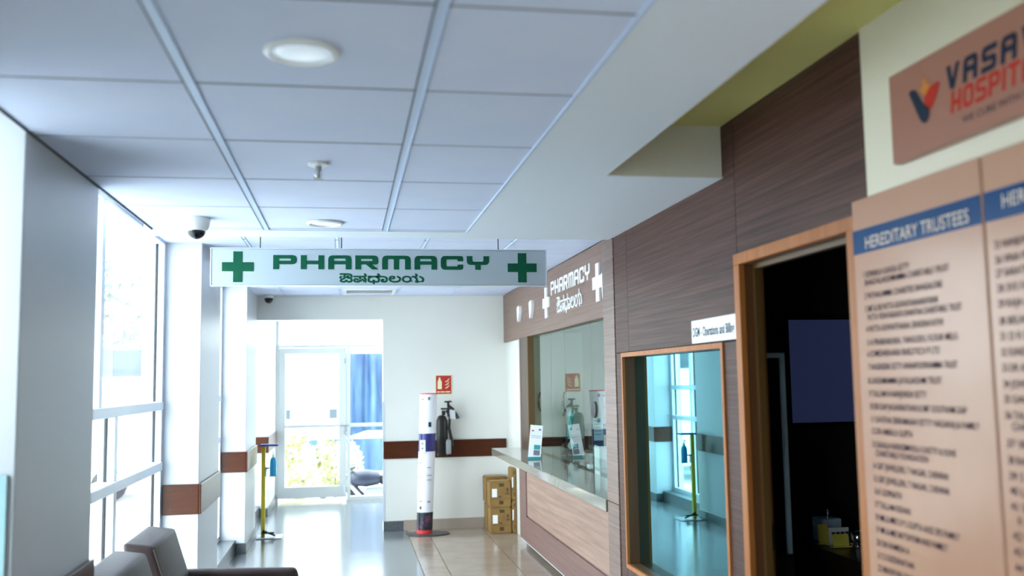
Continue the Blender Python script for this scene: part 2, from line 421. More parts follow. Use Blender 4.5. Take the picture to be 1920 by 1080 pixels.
struct(box('wall_left_recess', XWIN-.14, XWIN, .2, 2.62, 0, 2.75, 'paint'), 'white recessed wall just before the nearest column')
box('teal_panel', XWIN, XL-.02, 3.058, 3.068, .98, 1.36, 'pale_teal', colA)  # pale teal panel on the front face of the nearest column
struct(box('wall_left_head', XWIN-.14, XL-.0, -4.2, 13.8, 2.60, 2.75, 'paint'), 'white wall head above the left windows')
def window(n, y0, y1, cols_up, cols_low, z0=.13, z1=2.60, label=None):
    wdw = empty_struct('window_%d' % n, (XWIN, (y0+y1)/2, z0), label)
    xa, xb = XWIN-.09, XWIN+.005
    fr = MB()
    fr.box(xa, xb, y0, y0+.045, z0, z1); fr.box(xa, xb, y1-.06, y1, z0, z1)
    fr.box(xa, xb, y0+.045, y1-.06, z0, z0+.05); fr.box(xa, xb, y0+.045, y1-.06, z1-.05, z1)
    fr.build('window_frame', 'alu', wdw)
    for z in (1.065, 1.455):
        MB().box(xa, xb+.012, y0+.045, y1-.06, z, z+.055, .004).build('transom', 'alu', wdw)
    rows = ((z0+.05, 1.065, cols_low), (1.12, 1.455, cols_low), (1.51, z1-.05, cols_up))
    for za, zb, cols in rows:
        cuts = [y0+.045]+list(cols)+[y1-.06]
        for c in cols:
            MB().box(xa+.01, xb, c-.03, c+.03, za, zb, .003).build('mullion', 'alu', wdw)
        for a, b in zip(cuts[:-1], cuts[1:]):
            aa = a+.03 if a in cols else a; bb = b-.03 if b in cols else b
            box('pane', XWIN-.046, XWIN-.04, aa, bb, za, zb, 'window_glass', wdw)
            MB().box(XWIN-.05, XWIN-.036, aa, aa+.012, za, zb).box(XWIN-.05, XWIN-.036, bb-.012, bb, za, zb).build('gasket', 'black', wdw)
    box('sill', XWIN-.14, XWIN+.15, y0, y1, 0, z0, 'granite_dark', wdw)
    return wdw
w1 = window(1, 3.94, 6.68, [5.03], [5.38], label='tall aluminium window between the two nearest columns')
window(2, 7.66, 9.68, [8.7], [8.7], label='aluminium window between the second and third columns')
window(3, YE, 12.25, [11.5], [11.5], label='aluminium window before the exit door')
window(4, -1.2, .2, [], [], label='unseen aluminium window beside the viewpoint, placed to light the near ceiling')  # out of view; placed and sized to light the near ceiling
window(5, 2.62, 3.07, [], [], label='narrow unseen window just before the nearest column, shaped to light its front')  # out of view; slit shaped to brighten the front of the nearest column
# etched plant motif on a middle pane of the first window
mb = MB()
T = lambda u, v, w_: Vector((XWIN-.039, u, v))
for k in range(6):
    z = 1.19+.028*k; hw = .055*(1-abs(k-3.2)/5.5)
    mb.prism([(5.925-hw, z), (5.925, z-.018), (5.925+hw, z), (5.925+hw*.7, z+.022), (5.925, z+.012), (5.925-hw*.7, z+.022)], T, .001)
mb.prism([(5.92, 1.36), (5.93, 1.36), (5.926, 1.395)], T, .001)
mb.build('etched_motif', 'etch', w1)

# ---- back wall behind the viewpoint, office and outer walls
struct(box('wall_back', -1.4, 1.6, -4.4, -4.2, 0, 2.75, 'paint'), 'white wall behind the viewpoint')
struct(box('wall_outer', 5.9, 6.1, -4.4, 13.95, 0, 2.75, 'office_wall'), 'outer wall of the rooms on the right')

# ---- right wall (wood panels)
wr = empty_struct('wall_right', (XW+.05, 3.9, 0), 'dark brown wood-grain laminate wall with window and doorway')
def panel(y0, y1, z0, z1, m='wood_dark', d=.0): return MB().box(XW+d, XW+.022, y0+.0015, y1-.0015, z0+.0015, z1-.0015, .001).build('wood_panel', m, wr)
panel(4.86, 5.105, 1.75, CZ); panel(4.86+.13, 5.105, 0, 1.75); panel(4.86, 4.99, 0, .62)
panel(3.41, 4.86, 1.75, CZ); panel(3.41, 4.86, 0, .62); panel(3.41, 3.57, .62, 1.75)
panel(2.47, 3.41, 2.068, 2.602); panel(3.41, 3.53, CZ, 2.602); panel(2.47, 2.52, 0, 2.068)
mb = MB()
mb.box(XW+.022, XW+.14, 4.99, 5.10, 0, 2.75).box(XW+.022, XW+.14, 3.57, 4.99, 1.75, 2.75).box(XW+.022, XW+.14, 3.57, 4.985, 0, .62)
mb.box(XW+.022, XW+.08, 3.406, 3.57, 0, 2.07).box(XW+.022, XW+.08, 2.47, 3.57, 2.075, 2.75)
mb.build('wall_core', 'seam', wr)
MB().box(XW-.004, XW+.34, 5.118, 5.345, 0, .925, .003).build('post', 'wood_post', wr)
MB().box(XW-.004, XW+.34, 5.118, 5.345, .928, 2.394, .003).build('post', 'wood_post', wr)
box('post_seam', XW+.006, XW+.1, 5.105, 5.118, 0, CZ, 'seam', wr)
struct(box('wall_right_near', XW-.005, XW+.14, -4.4, 2.468, 0, 2.602, 'paint_near'), 'white painted wall behind the hospital boards')
# interior window of the office
wi = empty_struct('window_6', (XW+.03, 4.28, .62), 'office window of reflective teal glass in a thin wood frame')
y0, y1, z0, z1 = 3.572, 4.988, .622, 1.748
mb = MB(); d = .022
sides = ((y0, y0+d, z0, z1), (y1-d, y1, z0, z1), (y0+d, y1-d, z0, z0+d), (y0+d, y1-d, z1-d, z1))
for a in sides: mb.box(XW-.008, XW+.006, *a)
mb.build('window_frame', 'wood_orange', wi)
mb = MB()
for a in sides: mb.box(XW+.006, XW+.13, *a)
mb.build('shaded_reveal', 'wood_orange_shaded', wi)
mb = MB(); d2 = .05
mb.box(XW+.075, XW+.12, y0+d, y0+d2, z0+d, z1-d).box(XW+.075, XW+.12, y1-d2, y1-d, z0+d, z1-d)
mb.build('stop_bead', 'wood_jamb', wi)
box('pane', XW+.060, XW+.068, y0+d, y1-d, z0+d, z1-d, 'coated_glass', wi)
# doorway frame
dr = empty_struct('door_1', (XW, 2.96, 0), 'open office doorway in an orange wood frame')
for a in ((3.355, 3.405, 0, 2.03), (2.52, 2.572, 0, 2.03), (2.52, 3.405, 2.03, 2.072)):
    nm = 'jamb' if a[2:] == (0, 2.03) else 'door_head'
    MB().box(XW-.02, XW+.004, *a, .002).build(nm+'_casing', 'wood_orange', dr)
    MB().box(XW+.004, XW+.078, *a).build(nm, 'wood_orange_shaded', dr)
MB().box(XW+.035, XW+.062, 3.337, 3.355, 0, 2.03).box(XW+.035, XW+.062, 2.572, 2.59, 0, 2.03).box(XW+.035, XW+.062, 2.59, 3.337, 2.012, 2.03).build('door_stop', 'wood_gold', dr)
MB().box(XW+.062, XW+.078, 3.350, 3.3555, .98, 1.08).build('hinge', 'screw', dr)
# office interior shell
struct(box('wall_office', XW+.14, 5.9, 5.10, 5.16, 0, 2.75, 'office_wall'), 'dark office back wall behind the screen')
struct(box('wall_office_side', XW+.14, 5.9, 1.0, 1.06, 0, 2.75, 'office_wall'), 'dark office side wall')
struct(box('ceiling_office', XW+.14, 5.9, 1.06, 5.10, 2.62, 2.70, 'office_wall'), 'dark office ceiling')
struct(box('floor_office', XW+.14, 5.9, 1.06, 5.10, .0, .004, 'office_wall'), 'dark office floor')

# ---- end wall
we = empty_struct('wall_end', (.7, YE, 0), 'white end wall with exit recess and timber guard plank')
box('wall_panel', .394, 5.9, YE, YE+.2, 0, 2.75, 'paint', we)
box('header', XL-.0, .394, YE, YE+.2, 2.305, 2.75, 'paint', we)
MB().box(.396, 1.76, YE-.02, YE, .775, .965, .003).build('guard_plank', 'plank', we)
box('corner_guard', .388, .412, YE-.004, YE+.02, .10, 1.40, 'alu', we)
box('skirting', .394, .61, YE-.012, YE, 0, .105, 'granite_dark', we)
for k in range(3): box('skirting', .612+.44*k, .612+.44*k+.437, YE-.012, YE, 0, .11, 'skirt_tile', we)
struct(box('wall_vestibule', .62, .8, YE+.2, 13.85, 0, 2.75, 'paint'), 'white wall on the right of the exit recess')

# ---- exit door and side panel
dx = empty_struct('door_2', (-.2, 13.65, 0), 'white framed glass exit door with a fixed side light')
YD = 13.65
fr = MB()
fr.box(-.96, -.925, YD-.03, YD+.05, 0, 2.52).box(-.925, .62, YD-.03, YD+.05, 2.105, 2.145).box(.0, .05, YD-.03, YD+.05, 0, 2.105)
fr.box(.05, .62, YD-.03, YD+.05, 0, .05).box(-.925, .62, YD-.03, YD+.05, 2.48, 2.52)
fr.box(.05, .62, YD-.02, YD+.04, 1.00, 1.045)
fr.build('door_frame', 'alu_white', dx)
lf = MB()
lf.box(-.922, -.835, YD-.025, YD+.025, .045, 2.10).box(-.10, -.004, YD-.025, YD+.025, .045, 2.10)
lf.box(-.835, -.10, YD-.025, YD+.025, .045, .20).box(-.835, -.10, YD-.025, YD+.025, 2.02, 2.10).box(-.835, -.10, YD-.025, YD+.025, 1.00, 1.045)
leaf = lf.build('door_leaf', 'alu_white', dx)
for za, zb in ((.20, 1.0), (1.045, 2.02)): box('pane', -.835, -.10, YD-.004, YD+.002, za, zb, 'window_glass', dx)
for za, zb in ((.05, 1.0), (1.045, 2.105)): box('pane', .05, .62, YD-.004, YD+.002, za, zb, 'window_glass', dx)
box('pane', -.925, .62, YD-.004, YD+.002, 2.145, 2.48, 'window_glass', dx)
mb = MB(); mb.tube([(-.085, YD-.04, 1.02), (-.02, YD-.04, 1.02), (.03, YD-.04, 1.02)], .008); mb.lathe([(.016, 0), (.02, .012), (.02, .03), (.014, .045)], (-.02, YD-.05, .90), 12)
mb.tube([(-.02, YD-.05, .94), (-.02, YD-.05, 1.02)], .006)
mb.build('padlock', 'steel_grey', leaf)
MB().box(-.03, -.015, YD-.035, YD-.025, 1.88, 1.95).build('door_bolt', 'steel_grey', leaf)
MB().box(-.05, -.02, YD-.04, YD-.025, .07, .20, .004).build('floor_bolt', 'alu', leaf)
struct(box('wall_door_left', -1.34, -.96, YD-.02, YD+.2, 0, 2.75, 'paint'), 'white wall beside the exit door frame')

# ---- pharmacy counter wall
wp = empty_struct('wall_pharmacy', (XF, 8, 0), 'wood fascia and glazed screen of the pharmacy')
fa = MB().box(XF, XF+.06, 5.345, YE, 2.035, FZ, .002).build('fascia', 'wood_fascia', wp)
box('fascia_soffit', XF+.06, XG+.12, 5.345, YE, 2.035, 2.05, 'counter_stone', wp)
box('fascia_back', XG+.06, XG+.12, 5.345, YE, 2.05, 2.75, 'paint', wp)
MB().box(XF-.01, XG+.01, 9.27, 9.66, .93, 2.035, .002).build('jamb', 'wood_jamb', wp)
box('jamb_strip', XF-.012, XG+.0, 9.20, 9.27, .93, 2.035, 'wood_gold', wp)
box('jamb_edge', XF-.013, XF-.009, 9.60, 9.665, .93, 2.035, 'wood_fascia', wp)
box('wall_return', XG-.02, XG+.04, 9.66, YE, 0, 2.05, 'paint', wp)
for a, b in ((5.35, 6.98), (6.984, 7.86), (7.864, 9.20)):
    box('pane', XG, XG+.008, a, b, .945, 2.035, 'counter_glass', wp)
box('glass_edge', XG-.001, XG+.009, 6.98, 6.986, .945, 1.24, 'black', wp)
box('glass_edge', XG-.001, XG+.009, 7.86, 7.866, .945, 1.24, 'black', wp)
MB().lathe([(.060, 0), (.060, -.008), (.045, -.012)], (XG-.001, 6.90, 1.385), 24, 'X').build('speech_grille', 'black', wp)
# pharmacy room shell
struct(box('wall_pharmacy_side', XG+.04, 5.9, 5.16, 5.35, 0, 2.75, 'paint'), 'white side wall inside the pharmacy')
struct(box('wall_pharmacy_rear', 3.4, 3.5, 5.35, YE, 0, 2.75, 'paint'), 'white rear wall inside the pharmacy')
struct(box('ceiling_pharmacy', XG+.04, 3.4, 5.35, YE, 2.56, 2.75, 'plaster'), 'white ceiling inside the pharmacy')
lt = thing('added_pharmacy_light', (2.6, 8.0, 2.52), 'unseen light panel added to brighten the inside of the pharmacy', 'light')  # added to brighten the pharmacy; no such fitting is visible
box('housing', 2.45, 2.75, 7.4, 8.6, 2.53, 2.56, 'white_plastic', lt); box('diffuser', 2.47, 2.73, 7.43, 8.57, 2.52, 2.53, 'added_light_glow', lt)

# ================================================================== OBJECTS
# ---- counter
ct = thing('reception_counter', (1.9, 7.5, 0), 'long pharmacy counter with beige stone top and light wood front', 'counter')
MB().box(1.445, 2.30, 5.348, 9.70, .862, .93, .004).build('stone_top', 'counter_stone', ct)
MB().box(1.715, 2.25, 5.348, 9.58, .06, .862, .002).build('body', 'wood_mauve', ct)
MB().box(1.703, 1.715, 9.23, 9.58, .06, .862, .001).box(1.703, 1.715, 5.348, 9.23, .06, .30, .001).build('front_frame', 'wood_mauve', ct)
MB().box(1.708, 1.716, 5.35, 9.20, .315, .858, .001).build('front_panel', 'wood_counter', ct)
box('panel_shadow_gap', 1.709, 1.7155, 9.20, 9.23, .30, .862, 'seam', ct)
box('plinth', 1.78, 2.20, 5.36, 9.50, 0, .06, 'black', ct)
box('kick_strip', 1.712, 1.72, 5.35, 9.58, .045, .06, 'alu', ct)

# ---- hanging pharmacy sign
sg = thing('hanging_sign', (.21, 5.6, 2.28), 'long silver hanging PHARMACY sign with green letters and crosses', 'sign')
MB().box(-.757, 1.178, 5.605, 5.65, 2.176, 2.386, .003).build('sign_box', 'sign_panel', sg)
mb = MB(); mb.box(-.763, -.757, 5.60, 5.655, 2.172, 2.39).box(1.178, 1.185, 5.60, 5.655, 2.172, 2.39).box(-.757, 1.178, 5.60, 5.655, 2.172, 2.176).box(-.757, 1.178, 5.60, 5.655, 2.386, 2.39)
mb.build('frame', 'alu', sg)
T = on_front(5.6045)
put_word('PHARMACY', T, -.416, .835, 2.268, 2.350, 'sign_green', sg, .002, gap=.26)
put_text('subtitle', 'ಔಷಧಾಲಯ', T, -.040, .447, 2.185, 2.244, 'sign_green', sg, heavy=.0026)
for cx in (-.611, 1.035): MB().prism(cross_outline(cx, 2.2815, .088, .026), T, .002).build('cross', 'sign_green', sg)
for x in (-.49, -.03, .895): MB().tube([(x, 5.628, 2.388), (x, 5.628, FZ)], .003).build('hanger_rod', 'black', sg)

# ---- raised lettering on the fascia
rs = thing('raised_sign', (XF, 7.4, 2.3), 'raised white PHARMACY letters and crosses on wood fascia', 'sign')
T = on_right(XF-.001)
put_word('PHARMACY', T, -8.09, -6.74, 2.335, 2.452, 'letter_white', rs, .007, gap=.36, s=.34, t=.19)
put_text('subtitle', 'ಔಷಧಾಲಯ', T, -7.86, -6.99, 2.145, 2.30, 'letter_white', rs, ext=.008)
for cy in (-8.285, -6.505): MB().prism(cross_outline(cy, 2.288, .135, .044), T, .014).build('cross', 'letter_white', rs)
for i, (yy, zz, h, nm) in enumerate(((9.61, 2.295, .095, 'the far end of'), (8.95, 2.293, .10, 'left of the first cross on'), (6.285, 2.262, .115, 'right of the last cross on'))):
    o = MB().prism(rp([(-yy-.07, zz+h*.6, .03), (-yy+.07, zz+h*.75, .03), (-yy+.075, zz, .02), (-yy-.01, zz-h, .01), (-yy-.04, zz-h*.9, .01)]), T, .028).build('sign_fragment', 'letter_white')
    tag(o, 'small white tapered piece fixed at %s the wood fascia' % nm, 'sign piece', 'tapered pieces on the fascia')

# ---- office name plate
npl = thing('name_plate', (XW, 3.645, 1.8), 'white DGM Operations and Billing plate above the teal window', 'sign')
MB().box(XW-.012, XW-.002, 3.405, 3.885, 1.752, 1.852, .001).build('backing', 'black', npl)
MB().box(XW-.015, XW-.012, 3.412, 3.883, 1.755, 1.850).build('face', 'white_gloss', npl)
put_text('lettering', 'DGM - Operations and Billing', on_right(XW-.0156), -3.868, -3.425, 1.782, 1.822, 'logo_navy', npl, bold=.018, cap=.73)

# ---- hospital sign
hs = thing('hospital_sign', (XW-.02, 1.7, 2.28), 'pink hospital name board with navy and red logo', 'sign')
MB().box(XW-.035, XW-.006, .75, 2.285, 2.165, 2.402, .002).build('board', 'board_pink_dark', hs)
T = on_right(XW-.0355)
put_word('VASAVI', T, -2.045, -1.700, 2.289, 2.348, 'logo_navy', hs, .001, gap=.34, slant=.14, s=.36, t=.24, W=1.25)
put_word('HOSPITALS', T, -2.030, -1.655, 2.230, 2.283, 'logo_red', hs, .001, gap=.22, slant=.14, s=.27, t=.20, W=1.0)
put_text('motto', 'WE CURE WITH CARE', T, -1.99, -1.715, 2.197, 2.214, 'logo_navy', hs, bold=.008, cap=.73)
T2 = on_right(XW-.0362)
MB().prism(rp([(-2.196, 2.333, .01), (-2.168, 2.335, .02), (-2.135, 2.285, .03), (-2.112, 2.272, .01), (-2.112, 2.255, .01), (-2.128, 2.232, .012), (-2.15, 2.245, .02)]), T2, .001).build('emblem_stroke', 'logo_navy', hs)
MB().prism(rp([(-2.132, 2.300, .02), (-2.105, 2.322, .02), (-2.062, 2.325, .012), (-2.085, 2.285, .02), (-2.108, 2.262, .01), (-2.125, 2.275, .01)]), T2, .001).build('emblem_stroke', 'logo_red', hs)
MB().prism(rp([(-2.148, 2.325, .01), (-2.134, 2.332), (-2.127, 2.356, .006), (-2.117, 2.332), (-2.10, 2.328, .01), (-2.126, 2.304, .008)]), T2, .001).build('emblem_flame', 'logo_orange', hs)

# ---- trustees boards
def trustee_board(y0, y1, label):
    b = thing('donor_board', (XW-.02, (y0+y1)/2, 1.5), label, 'board')
    MB().box(XW-.036, XW-.006, y0, y1, .85, 2.105, .002).build('board', 'board_pink', b)
    MB().box(XW-.0375, XW-.036, y0+.001, y1-.001, 1.951, 2.019).build('heading_band', 'board_blue', b)
    return b
TB = on_right(XW-.0384); TL = on_right(XW-.0368)
b1 = trustee_board(1.941, 2.503, 'pink trustees board with blue heading band beside the doorway')
put_text('heading', 'HEREDITARY TRUSTEES', TB, -2.436, -1.985, 1.961, 1.996, 'board_text', b1, bold=.006, cap=.73)
LINES = [('1 SONNALA GANGA SETTY', 2.457, 2.236, 1.89), ('BHAGYALAKSHMAMMA CHARITABLE TRUST', 2.451, 2.072, 1.867),
('2 PATHALAMMA CHARITIES BANGALORE', 2.457, 2.102, 1.83), ('3 SMT & SRI PATTA ASHWATHANARAYANA', 2.458, 2.123, 1.794),
('PATTA VIDHYARANYA SHANTHA CHARITABLE TRUST', 2.446, 2.032, 1.77), ('4 PATTA ASHWATHAIAH, BHADRAVATHI', 2.457, 2.109, 1.738),
('5 H PRABHAKARA, YANGODU, FLOUR MILLS', 2.455, 2.055, 1.701), ('6 SOMESHEKHARA BUILDTECH P LTD', 2.458, 2.127, 1.67),
('7 NAGENDRA SETTY ANNAPOORNAMMA TRUST', 2.456, 2.061, 1.634), ('8 LAKSHMAMMA JAYALAKSHMI TRUST', 2.46, 2.125, 1.596),
('9 TALLAM N NANJUNDA SETTY', 2.458, 2.191, 1.561), ('10 SRI OAP JAGANNATHAN & SMT GOUTHAMI OAP', 2.456, 2.038, 1.526),
('11 SAVITHA SRIRAMAIAH SETTY NAGARAJ & FAMILY', 2.454, 1.995, 1.491), ('12 DR AMBALA GUPTA', 2.454, 2.261, 1.459),
('13 SAKALA NARASIMHULU CHETTY & SONS', 2.455, 2.088, 1.423), ('CHARITABLE FOUNDATION', 2.441, 2.201, 1.4),
('14 GRT JEWELLERS, T NAGAR, CHENNAI', 2.458, 2.124, 1.365), ('15 GRT JEWELLERS, T NAGAR, CHENNAI', 2.456, 2.123, 1.33),
('16 K GOPINATH', 2.456, 2.327, 1.296), ('17 TALLAM KISHAN', 2.457, 2.29, 1.261),
('18 MR & MRS S P S GUPTA AND SPS FAMILY', 2.458, 2.092, 1.227), ('19 MR & MRS M P SHYAM AND FAMILY', 2.458, 2.143, 1.194),
('20 DR RAMESH A', 2.459, 2.305, 1.159), ('21 C S GUDDANATHAN', 2.459, 2.287, 1.125), ('22 MANIYAR GROUP', 2.46, 2.271, 1.091)]
for t, ya, yb, z in LINES: put_text('name_line', t, TL, -ya, -yb, z-.008, z+.010, 'board_ink', b1, bold=.008, cap=.73)
b2 = trustee_board(1.37, 1.932, 'pink trustees board cut by the right edge of the picture')
put_text('heading', 'HEREDITARY TRUSTEES', TB, -1.868, -1.42, 1.974, 2.006, 'board_text', b2, bold=.006, cap=.73)
L2 = [('25 NANJUNDA SETTY', 1.896), ('26 VINA PRAKASH', 1.862), ('27 SARATH BABU', 1.832), ('28 SVS FAMILY', 1.798), ('29 RAJA UMESH', 1.764),
('30 BELAGAVI', 1.726), ('31 D R SETTY', 1.692), ('32 SUNDARAM', 1.657), ('33 DR ANAND', 1.623), ('34 JOHN', 1.588), ('35 GANESH', 1.555), ('36 TALLAM', 1.52),
('    CHARITIES', 1.496), ('37 SRI', 1.459), ('38 RAGHU', 1.423), ('39 S V', 1.389), ('40 L A', 1.357), ('41 S R', 1.324), ('    R', 1.295), ('42 V S', 1.261), ('43 S N', 1.228), ('44 S K', 1.194)]
for t, z in L2:
    n = len(t); y = 1.905-(.02 if t[0] == ' ' else 0)
    put_text('name_line', t, TL, -y, -y+.0118*len(t.strip()), z-.008, z+.010, 'board_ink', b2, bold=.008, cap=.73)

# ---- ceiling fittings
def downlight(x, y, label):
    t = thing('downlight', (x, y, CZ), label, 'light', 'round ceiling downlights')
    MB().lathe([(.090, .002), (.088, -.005), (.076, -.008), (.073, .004), (.068, .014)], (x, y, CZ), 36).build('trim_ring', 'white_gloss', t, True, auto=True)
    MB().lathe([(.0725, .001), (.05, -.004), (.02, -.006), (.003, -.0065)], (x, y, CZ), 32).build('lens', 'lamp_lens', t, True)
downlight(-.105, 2.255, 'round white ceiling downlight nearest the camera'); downlight(-.105, 4.735, 'small far ceiling downlight just above the hanging sign')
sp = thing('sprinkler_head', (-.10, 3.44, CZ), 'small chrome fire sprinkler on the ceiling between the downlights', 'sprinkler')
MB().lathe([(.037, .003), (.035, -.005), (.014, -.008)], (-.10, 3.44, CZ), 24).build('escutcheon', 'white_gloss', sp, True, auto=True)
MB().lathe([(.011, -.005), (.011, -.022), (.007, -.026), (.006, -.045), (.004, -.05)], (-.10, 3.44, CZ), 14).build('nozzle', 'steel_grey', sp, True, auto=True)
mb = MB(); mb.tube([(-.111, 3.44, CZ-.02), (-.113, 3.44, CZ-.036), (-.10, 3.44, CZ-.05)], .0022).tube([(-.089, 3.44, CZ-.02), (-.087, 3.44, CZ-.036), (-.10, 3.44, CZ-.05)], .0022)
mb.build('yoke', 'chrome', sp)
MB().lathe([(.004, -.048), (.017, -.051), (.017, -.053), (.003, -.054)], (-.10, 3.44, CZ), 16).build('deflector', 'steel_grey', sp)
dc = thing('dome_camera', (-.697, 4.64, CZ), 'white ceiling dome camera with dark bubble left of the hanging sign', 'camera')
MB().lathe([(.062, .003), (.064, -.006), (.060, -.034), (.052, -.052), (.046, -.058)], (-.697, 4.64, CZ), 36).build('housing', 'white_plastic', dc, True, auto=True)
MB().lathe([(.043, -.054)]+[(.043*math.cos(a), -.058-.040*math.sin(a)) for a in [i*PI/2/8 for i in range(8)]]+[(.002, -.098)], (-.697, 4.64, CZ), 28).build('dome', 'black_gloss', dc, True)
MB().lathe([(.047, -.056), (.047, -.060), (.043, -.062)], (-.697, 4.64, CZ), 28).build('ring', 'chrome', dc, True, auto=True)
d2_ = thing('dome_camera', (-.83, 10.60, 2.50), 'small dark dome camera in the far corner above the exit recess', 'camera')
MB().lathe([(.05, .066), (.052, .045), (.048, .035)], (-.83, 10.60, 2.50), 24).build('housing', 'white_plastic', d2_, True, auto=True)
MB().lathe([(.046, .040), (.046, .02), (.036, -.006), (.018, -.02), (.002, -.023)], (-.83, 10.60, 2.50), 24).build('dome', 'black_gloss', d2_, True)
vt = thing('air_vent', (.235, 10.15, FZ), 'white slatted air vent in the far ceiling', 'vent')
mb = MB(); mb.box(-.04, .51, 9.92, 9.96, FZ-.008, FZ+.004).box(-.04, .51, 10.34, 10.38, FZ-.008, FZ+.004).box(-.04, 0, 9.96, 10.34, FZ-.008, FZ+.004).box(.47, .51, 9.96, 10.34, FZ-.008, FZ+.004)
mb.build('frame', 'white_gloss', vt)
box('backing', 0, .47, 9.96, 10.34, FZ+.001, FZ+.0025, 'grid_dark', vt)
for k in range(6):
    y = 9.99+.062*k
    MB().prism([(y-.012, FZ-.006), (y+.020, FZ+.0), (y+.020, FZ+.001), (y-.012, FZ-.003)], lambda u, v, w_: Vector((w_, u, v)), .47).build('slat', 'white_gloss', vt)

# ---- armchairs by the window
def armchair():
    Y0, Y1 = 4.67, 5.24
    t = thing('armchair', (-.6, (Y0+Y1)/2, 0), 'brown leather lounge armchair, the farther one, below the window', 'armchair', 'leather armchairs by the window')
    def slab(name, outline, ya, yb, bev=.022, m='leather'):
        bm = bmesh.new(); n = len(outline)
        A = [bm.verts.new((u, ya, v)) for u, v in outline]; B = [bm.verts.new((u, yb, v)) for u, v in outline]
        bm.faces.new(A[::-1]); bm.faces.new(B)
        for i in range(n): bm.faces.new((A[i], A[(i+1) % n], B[(i+1) % n], B[i]))
        bmesh.ops.recalc_face_normals(bm, faces=bm.faces)
        bmesh.ops.bevel(bm, geom=list(bm.edges), offset=bev, segments=3, affect='EDGES', profile=.6)
        bm.verts.index_update()
        o = finish(name, [v.co.copy() for v in bm.verts], [[v.index for v in f.verts] for f in bm.faces], m, t, True); bm.free(); return o
    bk = slab('backrest', [(-1.005, .905), (-.868, .885), (-.70, .36), (-.93, .36)], Y0, Y1)
    MB().tube([(-.874, Y0+.010, .878), (-.874, Y1-.010, .878)], .004, 6).tube([(-.868, Y0+.006, .872), (-.703, Y0+.006, .38)], .004, 6).build('piping', 'stitch', bk)
    slab('seat_cushion', [(-.84, .46), (-.22, .46), (-.20, .33), (-.84, .33)], Y0+.01, Y1-.01, .03)
    slab('arm', [(-.94, .672), (-.262, .652), (-.245, .59), (-.25, .12), (-.94, .12)], Y1+.002, Y1+.075, .026)
    slab('arm', [(-.94, .672), (-.262, .652), (-.245, .59), (-.25, .12), (-.94, .12)], Y0-.075, Y0-.002, .026)
    slab('base', [(-.98, .33), (-.24, .33), (-.24, .13), (-.98, .13)], Y0, Y1, .012)
    for x in (-.94, -.30):
        for y in (Y0-.037, Y1+.037): MB().lathe([(.02, 0), (.026, .12)], (x, y, 0), 12).build('foot', 'black', t)
    return t
ch = armchair()
c2 = copy_tree(ch, (0, -.725, 0)); c2['label'] = 'brown leather lounge armchair in the lower left corner, nearer the camera'

# ---- sanitizer stand
ss = thing('sanitizer_stand', (-.87, 10.62, 0), 'yellow foot-operated sanitizer stand with blue tray by the column', 'stand')
SX, SY = -.885, 10.62
SX = -.872
MB().box(SX-.065, SX+.20, SY-.14, SY+.14, 0, .008, .002).build('base_plate', 'steel_grey', ss)
MB().box(SX-.02, SX+.02, SY-.02, SY+.02, .008, .95, .002).build('pole', 'yellow', ss)
MB().box(SX-.035, SX+.155, SY-.06, SY+.06, .955, .975, .006).build('tray', 'tray_blue', ss)
mb = MB(); mb.box(SX-.015, SX+.12, SY-.06, SY-.02, .045, .060, .003, Matrix.Translation((0, 0, 0))); mb.tube([(SX, SY-.03, .075), (SX+.13, SY-.04, .02)], .010)
mb.build('foot_pedal', 'black', ss)
br = MB(); br.box(SX+.02, SX+.06, SY-.03, SY+.03, .715, .73).box(SX+.06, SX+.14, SY-.04, SY+.04, .635, .642).box(SX+.02, SX+.03, SY-.03, SY+.03, .635, .73)
br.build('bracket', 'steel_grey', ss)
bt = thing('sanitizer_bottle', (SX+.10, SY, .642), 'clear pump bottle of blue gel held on the yellow stand', 'bottle')
MB().lathe([(.034, .643), (.036, .65), (.036, .79), (.028, .82), (.014, .835)], (SX+.10, SY, 0), 20).build('body', 'gel_blue', bt, True, auto=True)
MB().lathe([(.015, .835), (.015, .86), (.006, .862), (.006, .90)], (SX+.10, SY, 0), 14).build('pump', 'clear_plastic', bt, True, auto=True)
MB().tube([(SX+.10, SY, .895), (SX+.10, SY-.045, .892), (SX+.10, SY-.05, .88)], .007).build('spout', 'clear_plastic', bt)

# ---- standee tube
st = thing('display_standee', (.80, 10.36, 0), 'tall white cardboard standee with blue band, leaning on a dark round base', 'standee')
def lens(cx, cy, z, a, b, n=10):
    p = []
    for k in range(n): t = -1+2*k/n; p.append((cx+a*t, cy-b*(1-t*t)**.8, z))
    for k in range(n): t = 1-2*k/n; p.append((cx+a*t, cy+b*(1-t*t)**.8, z))
    return p
def axis(z): return .812+.055*(z-.03)/1.45, 10.36
def sect(za, zb, name, m, a0=.083, a1=.093, e=0.0):
    v = []; f = []
    L_ = []
    for z in (za, zb):
        cx, cy = axis(z); k = a0+(a1-a0)*z/1.48
        L_.append(lens(cx, cy, z, k+e, .06+e))
    n = len(L_[0]); v = L_[0]+L_[1]
    f = [(i, (i+1) % n, n+(i+1) % n, n+i) for i in range(n)]+[tuple(range(n))[::-1], tuple(range(n, 2*n))]
    return finish(name, v, f, m, st)
sect(.015, .05, 'red_foot', 'red_bright'); sect(.05, .235, 'lower_print', 'tube_dark'); sect(.235, .87, 'lower_panel', 'tube_white'); sect(.87, 1.06, 'blue_band', 'tube_blue', e=.001)
sect(1.06, 1.475, 'upper_panel', 'tube_white'); sect(1.475, 1.487, 'red_cap', 'red_bright', e=.002)
MB().lathe([(.0, 0), (.235, 0), (.235, .010), (.22, .014), (.01, .015)], (.845, 10.36, 0), 40, sx=1, sy=.72).build('base', 'standee_base', st)
